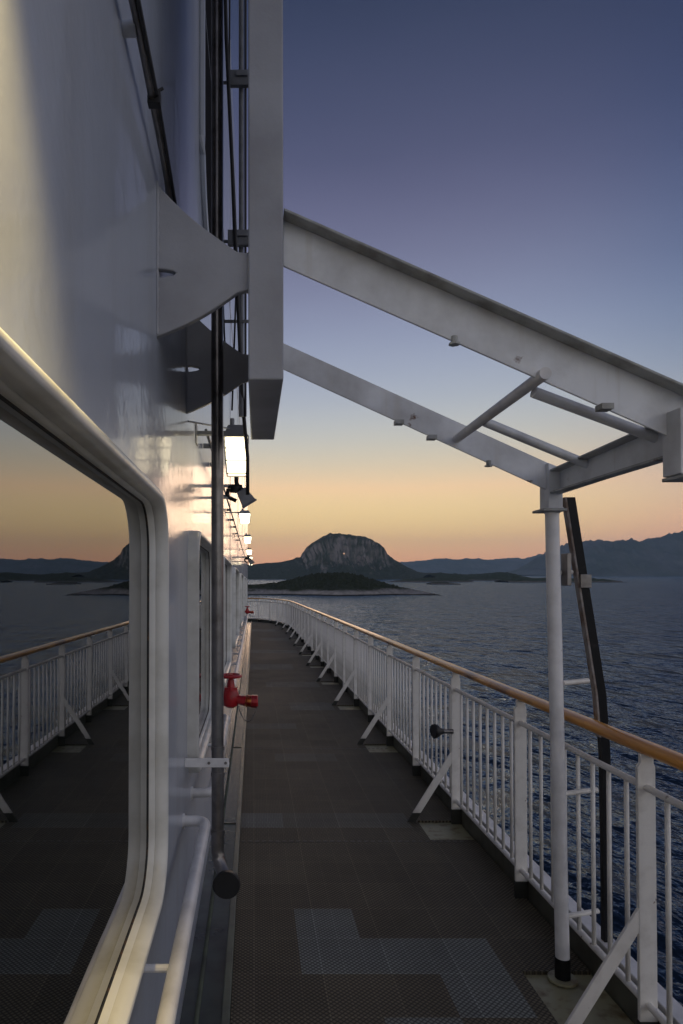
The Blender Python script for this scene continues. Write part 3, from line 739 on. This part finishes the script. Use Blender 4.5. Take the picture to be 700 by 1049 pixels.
# thin rods from the wall at lamp height
bm = bmesh.new(); tube(bm, [(XW, 3.0, 2.425), (-.12, 3.36, 2.475)], .004, 8); o = mk('support_rod', bm, M['lamp'], None, Vector((XW, 3.0, 2.425))); tag(o, 'thin horizontal rod from the wall to the top of the nearest lit lamp', 'rod')
# wiring run linking the lamps
bm = bmesh.new(); tube(bm, [(-.245, 3.5, 2.50), (-.245, 30, 2.50)], .008, 8)
for y in (3.9, 4.5, 5.3, 6.1, 7.2, 8.3, 9.3, 10.5, 12): box(bm, -.288, -.235, y - .012, y + .012, 2.488, 2.512)
o = mk('wiring_run', bm, M['conduit'], None, Vector((-.245, 3.5, 2.5)), smooth=False); tag(o, 'thin horizontal wiring run linking the lit lamps along the cabin wall', 'conduit')

for o in ship_roots:
    o.matrix_world = TILT @ Matrix.Translation(o.location) @ Matrix.Diagonal((*o.scale, 1))

# ------------------------------------------------------------------ far land and sea (level world axes)
def px(x, y, D):                              # photograph pixel -> world point at distance D ahead
    return Vector(((x - 260) / 700 * D, D, H + (588 - y) / 700 * D))
def fbm(v, o=5): return noise.fractal(Vector(v), 1.0, 2.1, o)
def land_mat(name, rock, veg, vs, lo, hi, slope=None, scl=(1, 1, 1), shore=None):
    m = bpy.data.materials.new(name); m.use_nodes = True; nt = m.node_tree; N = nt.nodes; L = nt.links; p = N['Principled BSDF']
    p.inputs['Roughness'].default_value = 0.9; p.inputs['Specular IOR Level'].default_value = 0.15
    tc = N.new('ShaderNodeTexCoord'); mp = N.new('ShaderNodeMapping'); mp.inputs['Scale'].default_value = scl; L.new(tc.outputs['Object'], mp.inputs[0])
    n = N.new('ShaderNodeTexNoise'); n.inputs['Scale'].default_value = vs; n.inputs['Detail'].default_value = 9; n.inputs['Roughness'].default_value = 0.65; L.new(mp.outputs[0], n.inputs['Vector'])
    ge = N.new('ShaderNodeNewGeometry'); sp_ = N.new('ShaderNodeSeparateXYZ'); L.new(ge.outputs['True Normal'], sp_.inputs[0])
    add = N.new('ShaderNodeMath'); add.operation = 'MULTIPLY_ADD'; L.new(sp_.outputs[2], add.inputs[0]); add.inputs[1].default_value = slope or 0.0; L.new(n.outputs[0], add.inputs[2])
    r = N.new('ShaderNodeMapRange'); r.inputs[1].default_value = lo; r.inputs[2].default_value = hi; L.new(add.outputs[0], r.inputs[0])
    if shore:                                 # bare rock up to `shore` metres over the water, turf above
        so_ = N.new('ShaderNodeSeparateXYZ'); L.new(tc.outputs['Object'], so_.inputs[0])
        ns = N.new('ShaderNodeTexNoise'); ns.inputs['Scale'].default_value = 0.05; ns.inputs['Detail'].default_value = 8; L.new(tc.outputs['Object'], ns.inputs['Vector'])
        q = N.new('ShaderNodeMath'); q.operation = 'MULTIPLY_ADD'; L.new(ns.outputs[0], q.inputs[0]); q.inputs[1].default_value = shore * 1.6; L.new(so_.outputs[2], q.inputs[2])
        L.new(q.outputs[0], r.inputs[0]); r.inputs[1].default_value = SEA + shore * 1.55; r.inputs[2].default_value = SEA + shore * 2.0
    n2 = N.new('ShaderNodeTexNoise'); n2.inputs['Scale'].default_value = vs * 4.1; n2.inputs['Detail'].default_value = 8; L.new(mp.outputs[0], n2.inputs['Vector'])
    def two(c):
        x = N.new('ShaderNodeMix'); x.data_type = 'RGBA'; L.new(n2.outputs[0], x.inputs[0])
        x.inputs[6].default_value = (*[q * 0.35 for q in c], 1); x.inputs[7].default_value = (*[q * 1.65 for q in c], 1); return x.outputs[2]
    x = N.new('ShaderNodeMix'); x.data_type = 'RGBA'; L.new(r.outputs[0], x.inputs[0]); L.new(two(rock), x.inputs[6]); L.new(two(veg), x.inputs[7])
    out = x.outputs[2]
    if shore:                                 # wet weed-dark band at the waterline
        w_ = N.new('ShaderNodeMapRange'); w_.inputs[1].default_value = SEA + .5; w_.inputs[2].default_value = SEA + 1.1; L.new(so_.outputs[2], w_.inputs[0])
        y = N.new('ShaderNodeMix'); y.data_type = 'RGBA'; L.new(w_.outputs[0], y.inputs[0]); y.inputs[6].default_value = (.015, .014, .012, 1); L.new(out, y.inputs[7]); out = y.outputs[2]
    L.new(out, p.inputs['Base Color'])
    b = N.new('ShaderNodeBump'); b.inputs['Distance'].default_value = 0.6 / vs * 0.08; L.new(n.outputs[0], b.inputs['Height']); L.new(b.outputs[0], p.inputs['Normal'])
    return m
def prof(pts, x):
    if x <= pts[0][0]: return pts[0][1]
    for i in range(1, len(pts)):
        if x <= pts[i][0]:
            a, b = pts[i-1], pts[i]; t = (x - a[0]) / (b[0] - a[0]); t2 = t*t*(3-2*t); t = .5*t + .5*t2
            return lerp(a[1], b[1], t)
    return pts[-1][1]
def land(name, sil, D, depth, m, nx=220, ny=40, rough=0.06, cliff=None, fine=1.0, seed=0, zlow=None, solid=False):
    """height field: sil = photo outline (x, y) of the ridge seen from the deck; ridge at distance D, foot at D - depth"""
    bm = bmesh.new(); x0, x1 = sil[0][0], sil[-1][0]; rows = []
    for i in range(nx + 1):
        xp = lerp(x0, x1, i / nx); col = []
        yr = prof(sil, xp); top = (588 - yr) / 700 * D + H - SEA          # ridge height over the sea
        for j in range(ny + 1):
            t = j / ny * 1.6                                               # 0 foot, 1 ridge, 1.6 back foot
            Dj = D - depth + depth * t
            if t <= 1:
                g = cliff(t, xp) if cliff else math.sin(t * PI / 2) ** 1.25
            else: g = max(0, math.cos((t - 1) / .6 * PI / 2)) ** .8
            X = (xp - 260) / 700 * (D - depth * (.75 if D < 2000 else 0))                                       # extruded straight back, not towards the lens
            nz = fbm((X / D * 40 * fine + seed, Dj / D * 40 * fine, seed * 1.7))
            env = min(1, t * 4) * (1 if t < 1 else max(0, 1 - (t - 1) / .6))
            hh = top * g + nz * rough * (abs(top) * .5 + 8) * env * ((0.12 if D < 5000 else .25) if abs(t - 1) < .06 else 1)
            if g < 0.004 or top <= 0: hh = -2.0
            ox = fbm((X / D * 25 + 9, j * .3, seed)) * depth * .02
            col.append(bm.verts.new((X + (0 if j in (0,) else ox), Dj + (fbm((X / D * 14, 3, seed)) * depth * .25 if j < ny * .3 else 0) * (1 - min(1, t * 3)), SEA + max(hh, -2.0) - (1.5 if j in (0, ny) else 0))))
        rows.append(col)
    for i in range(nx):
        for j in range(ny): bm.faces.new((rows[i][j], rows[i+1][j], rows[i+1][j+1], rows[i][j+1]))
    if solid:
        zb = SEA - 6
        bot = [[bm.verts.new((rows[i][j].co.x, rows[i][j].co.y, zb)) for j in (0, ny)] for i in range(nx + 1)]
        bm.faces.new([rows[i][0] for i in range(nx + 1)][::1] + [bot[i][0] for i in range(nx, -1, -1)])
        bm.faces.new([rows[i][ny] for i in range(nx + 1)] + [bot[i][1] for i in range(nx, -1, -1)])
        bm.faces.new([rows[0][j] for j in range(ny + 1)] + [bot[0][1], bot[0][0]])
        bm.faces.new([rows[nx][j] for j in range(ny + 1)] + [bot[nx][1], bot[nx][0]])
        bm.faces.new([bot[i][0] for i in range(nx + 1)] + [bot[i][1] for i in range(nx, -1, -1)])
    o = mk(name, bm, m, None, ship=False, smooth=not solid); struct(o); return o

m_tor = land_mat('mountain_ground', (0.20, 0.175, 0.16), (0.036, 0.044, 0.026), 0.012, 0.72, 0.98, slope=0.62, scl=(1.8, 1, .30))
m_isl = land_mat('island_ground', (0.24, 0.225, 0.21), (0.030, 0.036, 0.017), 0.05, 0.95, 1.15, slope=0.65, scl=(1, 1, 2.5), shore=3.9)
m_low = land_mat('skerry_ground', (0.12, 0.11, 0.10), (0.035, 0.045, 0.02), 0.05, 0.95, 1.15, slope=0.65, shore=2.5)
m_far = land_mat('far_ground', (0.09, 0.09, 0.09), (0.04, 0.05, 0.035), 0.002, 0.4, 0.6)
def tcliff(t, xp):
    w = max(0, min(1, (xp - 300) / 14)) * max(0, min(1, (398 - xp) / 16)); w = w*w*(3-2*w)
    soft = math.sin(t * PI / 2) ** 1.1
    a = .40 + .06 * math.sin(xp * .35)
    if t < .50: c = a * (t / .50) ** 1.2
    elif t < .66: c = lerp(a, .90, (t - .50) / .16)
    else: c = .90 + .10 * math.sin((t - .66) / .34 * PI / 2)
    if t < .66 and t > .30: c *= 1 + .05 * math.sin(xp * 1.3) * math.sin(xp * .47)
    return lerp(soft, c, w)
tor = land('mountain', [(150, 586), (200, 583), (228, 581), (252, 579), (272, 577), (286, 576), (300, 573.5), (304, 571), (308, 571.5), (311, 566), (316, 559.5), (322, 555), (328, 551.5), (333, 549), (338, 547.2), (345, 546.8), (349, 548.5), (356, 548), (364, 549.5), (373, 551), (380, 555), (385, 559), (390, 567), (398, 572.5), (408, 579), (415, 583.5), (420, 586), (440, 587), (470, 588.5), (500, 590.2), (520, 591.5)],
    2600, 420, m_tor, nx=360, ny=60, rough=.07, cliff=tcliff, fine=4, seed=2, solid=True)
# the hole right through the mountain
hp_ = px(352.6, 567.0, 2600)
bm = bmesh.new(); tube(bm, [(hp_.x - 6 * 0 , 2000, hp_.z + (H - hp_.z) * (600/2600.0)), (hp_.x * 1.0, 3200, hp_.z - (H - hp_.z) * (600/2600.0))], [3.2, 3.2], 10, sx=.8)
# aim the bore at the deck so daylight shows through as in reality from the sea
d_ = Vector((hp_.x, 2600, hp_.z - H)).normalized()
bm.clear(); c_ = Vector((hp_.x, 2600, hp_.z)); tube(bm, [c_ - d_ * 700, c_ + d_ * 700], 3.4, 10)
cut_o = mk('bore', bm, None, None, ship=False)
md = tor.modifiers.new('bore', 'BOOLEAN'); md.operation = 'DIFFERENCE'; md.solver = 'EXACT'; md.object = cut_o
dg = bpy.context.evaluated_depsgraph_get(); new = bpy.data.meshes.new_from_object(tor.evaluated_get(dg))
tor.modifiers.clear()
if len(new.polygons) > 1000: tor.data = new
bpy.data.objects.remove(cut_o)
tor['kind'] = 'structure'

def icliff(t, xp): 
    return min(1, .14 * min(1, t / .05) + .86 * math.sin(min(1, t) * PI / 2) ** 1.2)
isl = land('island', [(150, 604), (200, 602), (253, 599.5), (271, 598.5), (287, 597), (300, 594.5), (313, 591.5), (325, 589), (338, 588), (353, 587.3), (367, 588), (379, 590), (394, 593.5), (408, 597.5), (420, 600.5), (432, 603), (444, 606), (449, 608)],
    640, 90, m_isl, nx=360, ny=60, rough=.16, cliff=icliff, fine=8, seed=5)
land('islet', [(448, 588.5), (458, 586.6), (470, 587.6), (485, 588.6), (500, 588), (514, 587), (524, 586), (534, 587), (543, 589.5), (552, 592)], 1900, 120, m_low, nx=120, ny=20, rough=.2, cliff=icliff, fine=6, seed=8)
land('skerry', [(520, 594.5), (535, 592.2), (560, 592.4), (580, 591.2), (600, 592.6), (618, 592.6), (632, 593.8), (640, 595.5)], 1450, 60, m_low, nx=100, ny=14, rough=.2, cliff=icliff, fine=6, seed=11)
land('skerry', [(444, 597.3), (452, 596.2), (462, 596.6), (472, 597.6)], 1150, 40, m_low, nx=60, ny=10, rough=.2, cliff=icliff, fine=6, seed=13)
land('skerry', [(404, 596), (425, 593), (450, 591.5), (470, 592), (484, 593.8)], 1500, 80, m_low, nx=100, ny=14, rough=.2, cliff=icliff, fine=6, seed=17)
land('far_mountains', [(140, 584), (200, 580), (240, 579), (262, 581), (300, 582), (400, 577), (418, 575.5), (432, 574.5), (452, 572), (462, 573.5), (480, 572.5), (500, 573.5), (522, 571.8), (536, 573.5), (550, 569), (562, 567.5), (575, 570), (600, 572), (660, 574), (760, 576)],
    9600, 1500, m_far, nx=420, ny=34, rough=.22, fine=5, seed=21)
land('coast_mountains', [(520, 589), (540, 583), (552, 576), (565, 566), (575, 559.5), (590, 556.5), (602, 553.8), (612, 554.8), (624, 556.6), (634, 553.4), (645, 556), (656, 556.4), (668, 552.5), (680, 551), (690, 547.5), (702, 544.5), (720, 540), (750, 546), (800, 535), (900, 545), (1050, 560)],
    6200, 1100, m_far, nx=420, ny=36, rough=.20, fine=5, seed=25)

# sea
def sea_mat():
    m = bpy.data.materials.new('sea_water'); m.use_nodes = True; nt = m.node_tree; N = nt.nodes; L = nt.links; p = N['Principled BSDF']
    p.inputs['Base Color'].default_value = (0.008, 0.015, 0.028, 1); p.inputs['Specular IOR Level'].default_value = 0.36; p.inputs['Roughness'].default_value = 0.16; p.inputs['IOR'].default_value = 1.33
    tc = N.new('ShaderNodeTexCoord'); prev = None
    for (sc, dist, st) in (((.10, .06, 1), 3.6, 2), ((.42, .17, 1), 1.35, 3), ((1.3, .75, 1), .30, 3)):
        mp = N.new('ShaderNodeMapping'); mp.inputs['Scale'].default_value = sc; mp.inputs['Rotation'].default_value = (0, 0, .12); L.new(tc.outputs['Object'], mp.inputs[0])
        n = N.new('ShaderNodeTexNoise'); n.inputs['Scale'].default_value = 1; n.inputs['Detail'].default_value = st; n.inputs['Distortion'].default_value = .3; L.new(mp.outputs[0], n.inputs['Vector'])
        b = N.new('ShaderNodeBump'); b.inputs['Distance'].default_value = dist; L.new(n.outputs[0], b.inputs['Height'])
        if prev: L.new(prev, b.inputs['Normal'])
        prev = b.outputs[0]
    # a ruffled sea never mirrors fully at grazing angles: cap its reflectance
    nt.nodes.remove(p)
    df = N.new('ShaderNodeBsdfDiffuse'); df.inputs[0].default_value = (.010, .018, .030, 1); gl = N.new('ShaderNodeBsdfGlossy'); gl.inputs[0].default_value = (.56, .74, 1, 1); gl.inputs[1].default_value = .12
    fr = N.new('ShaderNodeFresnel'); fr.inputs[0].default_value = 1.33; mn = N.new('ShaderNodeMath'); mn.operation = 'MINIMUM'; mn.inputs[1].default_value = .36
    for q in (df, gl, fr): L.new(prev, q.inputs['Normal'])
    L.new(fr.outputs[0], mn.inputs[0]); mx = N.new('ShaderNodeMixShader'); L.new(mn.outputs[0], mx.inputs[0]); L.new(df.outputs[0], mx.inputs[1]); L.new(gl.outputs[0], mx.inputs[2])
    L.new(mx.outputs[0], N['Material Output'].inputs[0])
    return m
bm = bmesh.new(); R1 = 13500
vs = [bm.verts.new((R1 * math.cos(2*PI*i/64), R1 * math.sin(2*PI*i/64), SEA)) for i in range(64)]; bm.faces.new(vs)
sea = struct(mk('sea', bm, sea_mat(), None, ship=False))
face(sea, Vector((0, 0, 1)))

# ------------------------------------------------------------------ haze
HAZE = 5.5e-5
if HAZE:
    bm = bmesh.new(); box(bm, -14000, 14000, -14000, 14000, SEA - 8, 700)
    hz = mk('haze', bm, None, None, ship=False); hz['kind'] = 'stuff'
    m = bpy.data.materials.new('haze_air'); m.use_nodes = True; nt = m.node_tree
    nt.nodes.remove(nt.nodes['Principled BSDF']); pv = nt.nodes.new('ShaderNodeVolumePrincipled')
    pv.inputs['Color'].default_value = (0.50, 0.74, 1.0, 1); pv.inputs['Density'].default_value = HAZE; pv.inputs['Anisotropy'].default_value = 0.0
    nt.links.new(pv.outputs[0], nt.nodes['Material Output'].inputs['Volume']); hz.data.materials.append(m)

# ------------------------------------------------------------------ dusk sky
w = bpy.data.worlds.new('World'); bpy.context.scene.world = w; w.use_nodes = True
nt = w.node_tree; N = nt.nodes; L = nt.links; bg = N['Background']
tc = N.new('ShaderNodeTexCoord'); nm = N.new('ShaderNodeVectorMath'); nm.operation = 'NORMALIZE'; L.new(tc.outputs['Generated'], nm.inputs[0])
sep = N.new('ShaderNodeSeparateXYZ'); L.new(nm.outputs[0], sep.inputs[0])
def wm(op, a, b=None, c=None):
    n = N.new('ShaderNodeMath'); n.operation = op
    for i, v in enumerate((a, b, c)):
        if v is None: continue
        if isinstance(v, (int, float)): n.inputs[i].default_value = v
        else: L.new(v, n.inputs[i])
    return n.outputs[0]
el = wm('MULTIPLY', wm('ARCSINE', sep.outputs[2]), 180 / PI)
cn = N.new('ShaderNodeTexNoise'); cn.inputs['Scale'].default_value = 2.2; cn.inputs['Detail'].default_value = 5
cm = N.new('ShaderNodeMapping'); cm.inputs['Scale'].default_value = (1, 1, 3.2); cm.inputs['Rotation'].default_value = (0, .35, 0); L.new(nm.outputs[0], cm.inputs[0]); L.new(cm.outputs[0], cn.inputs['Vector'])
el2 = wm('ADD', el, wm('MULTIPLY', wm('SUBTRACT', cn.outputs[0], .5), wm('MULTIPLY', wm('MINIMUM', wm('MAXIMUM', el, 0), 20), .12)))
def s2l(c): return tuple(((v/255)/12.92 if v/255 <= .04045 else ((v/255+.055)/1.055)**2.4) for v in c)
def ramp(stops):
    r = N.new('ShaderNodeValToRGB'); r.color_ramp.interpolation = 'B_SPLINE'; L.new(wm('DIVIDE', wm('MAXIMUM', el2, 0), 60), r.inputs[0]); e = r.color_ramp.elements
    while len(e) > 1: e.remove(e[0])
    e[0].position = stops[0][0] / 60; e[0].color = (*[v * stops[0][2] for v in s2l(stops[0][1])], 1)
    for a, c, g in stops[1:]:
        k = e.new(a / 60); k.color = (*[v * g for v in s2l(c)], 1)
    return r.outputs[0]
warm = ramp([(0, (238, 138, 98), 1.8), (1.5, (238, 144, 100), 1.75), (3.5, (246, 172, 116), 1.7), (6, (234, 190, 138), 1.45), (8.5, (206, 190, 160), 1.22), (11, (186, 186, 178), 1.15), (14, (164, 172, 184), 1.1), (18, (142, 151, 176), 1.06), (22, (124, 129, 156), 1.03), (27, (100, 102, 132), 1), (31, (80, 84, 114), 1), (37, (58, 66, 94), 1), (42, (41, 50, 76), 1), (60, (28, 36, 60), 1)])
cool = ramp([(0, (206, 134, 112), 1.75), (1.5, (206, 140, 116), 1.7), (3.5, (204, 148, 124), 1.5), (6, (188, 158, 140), 1.33), (10, (150, 152, 158), 1.18), (15, (108, 124, 152), 1.08), (21, (76, 94, 132), 1.04), (29, (50, 65, 102), 1), (37, (36, 47, 78), 1), (60, (27, 34, 58), 1)])
back = ramp([(0, (224, 217, 208), 1.3), (5, (230, 223, 215), 1.3), (12, (218, 214, 214), 1.3), (25, (182, 184, 198), 1.25), (40, (130, 136, 164), 1), (60, (44, 52, 82), 1)])  # sky out of view behind the camera, brightened to light the foreground
sunaz = math.radians(4)                        # the glow lies a little to starboard of dead ahead
dot = wm('ADD', wm('MULTIPLY', sep.outputs[0], math.sin(sunaz)), wm('MULTIPLY', sep.outputs[1], math.cos(sunaz)))
hl = wm('MAXIMUM', wm('SQRT', wm('SUBTRACT', 1, wm('POWER', sep.outputs[2], 2))), .001)
ca = wm('DIVIDE', dot, hl)
def mr(v, a, b):
    n = N.new('ShaderNodeMapRange'); n.interpolation_type = 'SMOOTHSTEP'; n.inputs[1].default_value = a; n.inputs[2].default_value = b; L.new(v, n.inputs[0]); return n.outputs[0]
def wmix(f, a, b):
    x = N.new('ShaderNodeMix'); x.data_type = 'RGBA'; L.new(f, x.inputs[0]); L.new(a, x.inputs[6]); L.new(b, x.inputs[7]); return x.outputs[2]
c1 = wmix(mr(ca, 1.0, .80), warm, cool)
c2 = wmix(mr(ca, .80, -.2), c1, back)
# thin Nishita twilight on top of the dusk gradient
sky = N.new('ShaderNodeTexSky'); sky.sky_type = 'NISHITA'; sky.sun_disc = False; sky.sun_elevation = math.radians(0.5); sky.sun_rotation = sunaz
add = N.new('ShaderNodeMix'); add.data_type = 'RGBA'; add.blend_type = 'ADD'; add.inputs[0].default_value = 0.004; L.new(c2, add.inputs[6]); L.new(sky.outputs[0], add.inputs[7])
L.new(add.outputs[2], bg.inputs[0]); bg.inputs[1].default_value = 1.0

sd = bpy.data.lights.new('Sun', 'SUN'); sd.energy = 0.12; sd.angle = math.radians(12); sd.color = (1.0, .66, .45)
so = bpy.data.objects.new('Sun', sd); C.objects.link(so)
so.rotation_euler = Vector((math.sin(sunaz), math.cos(sunaz), math.tan(math.radians(3.0)))).to_track_quat('Z', 'Y').to_euler()

# ------------------------------------------------------------------ camera and render settings
cam = bpy.data.cameras.new('camera'); co = bpy.data.objects.new('camera', cam); C.objects.link(co)
co.location = (0, 0, H); co.rotation_euler = (PI/2, 0, 0)
cam.sensor_fit = 'VERTICAL'; cam.sensor_height = 36; cam.sensor_width = 24; cam.lens = 24.02
cam.shift_x = 90 / 1049; cam.shift_y = 63.5 / 1049; cam.clip_start = 0.05; cam.clip_end = 40000
sc = bpy.context.scene; sc.camera = co; sc.render.engine = 'CYCLES'
sc.view_settings.view_transform = 'Standard'; sc.view_settings.look = 'None'; sc.view_settings.exposure = 0.12; sc.view_settings.gamma = 1.0
sc.view_settings.use_curve_mapping = False
sc.cycles.max_bounces = 8; sc.cycles.volume_bounces = 0
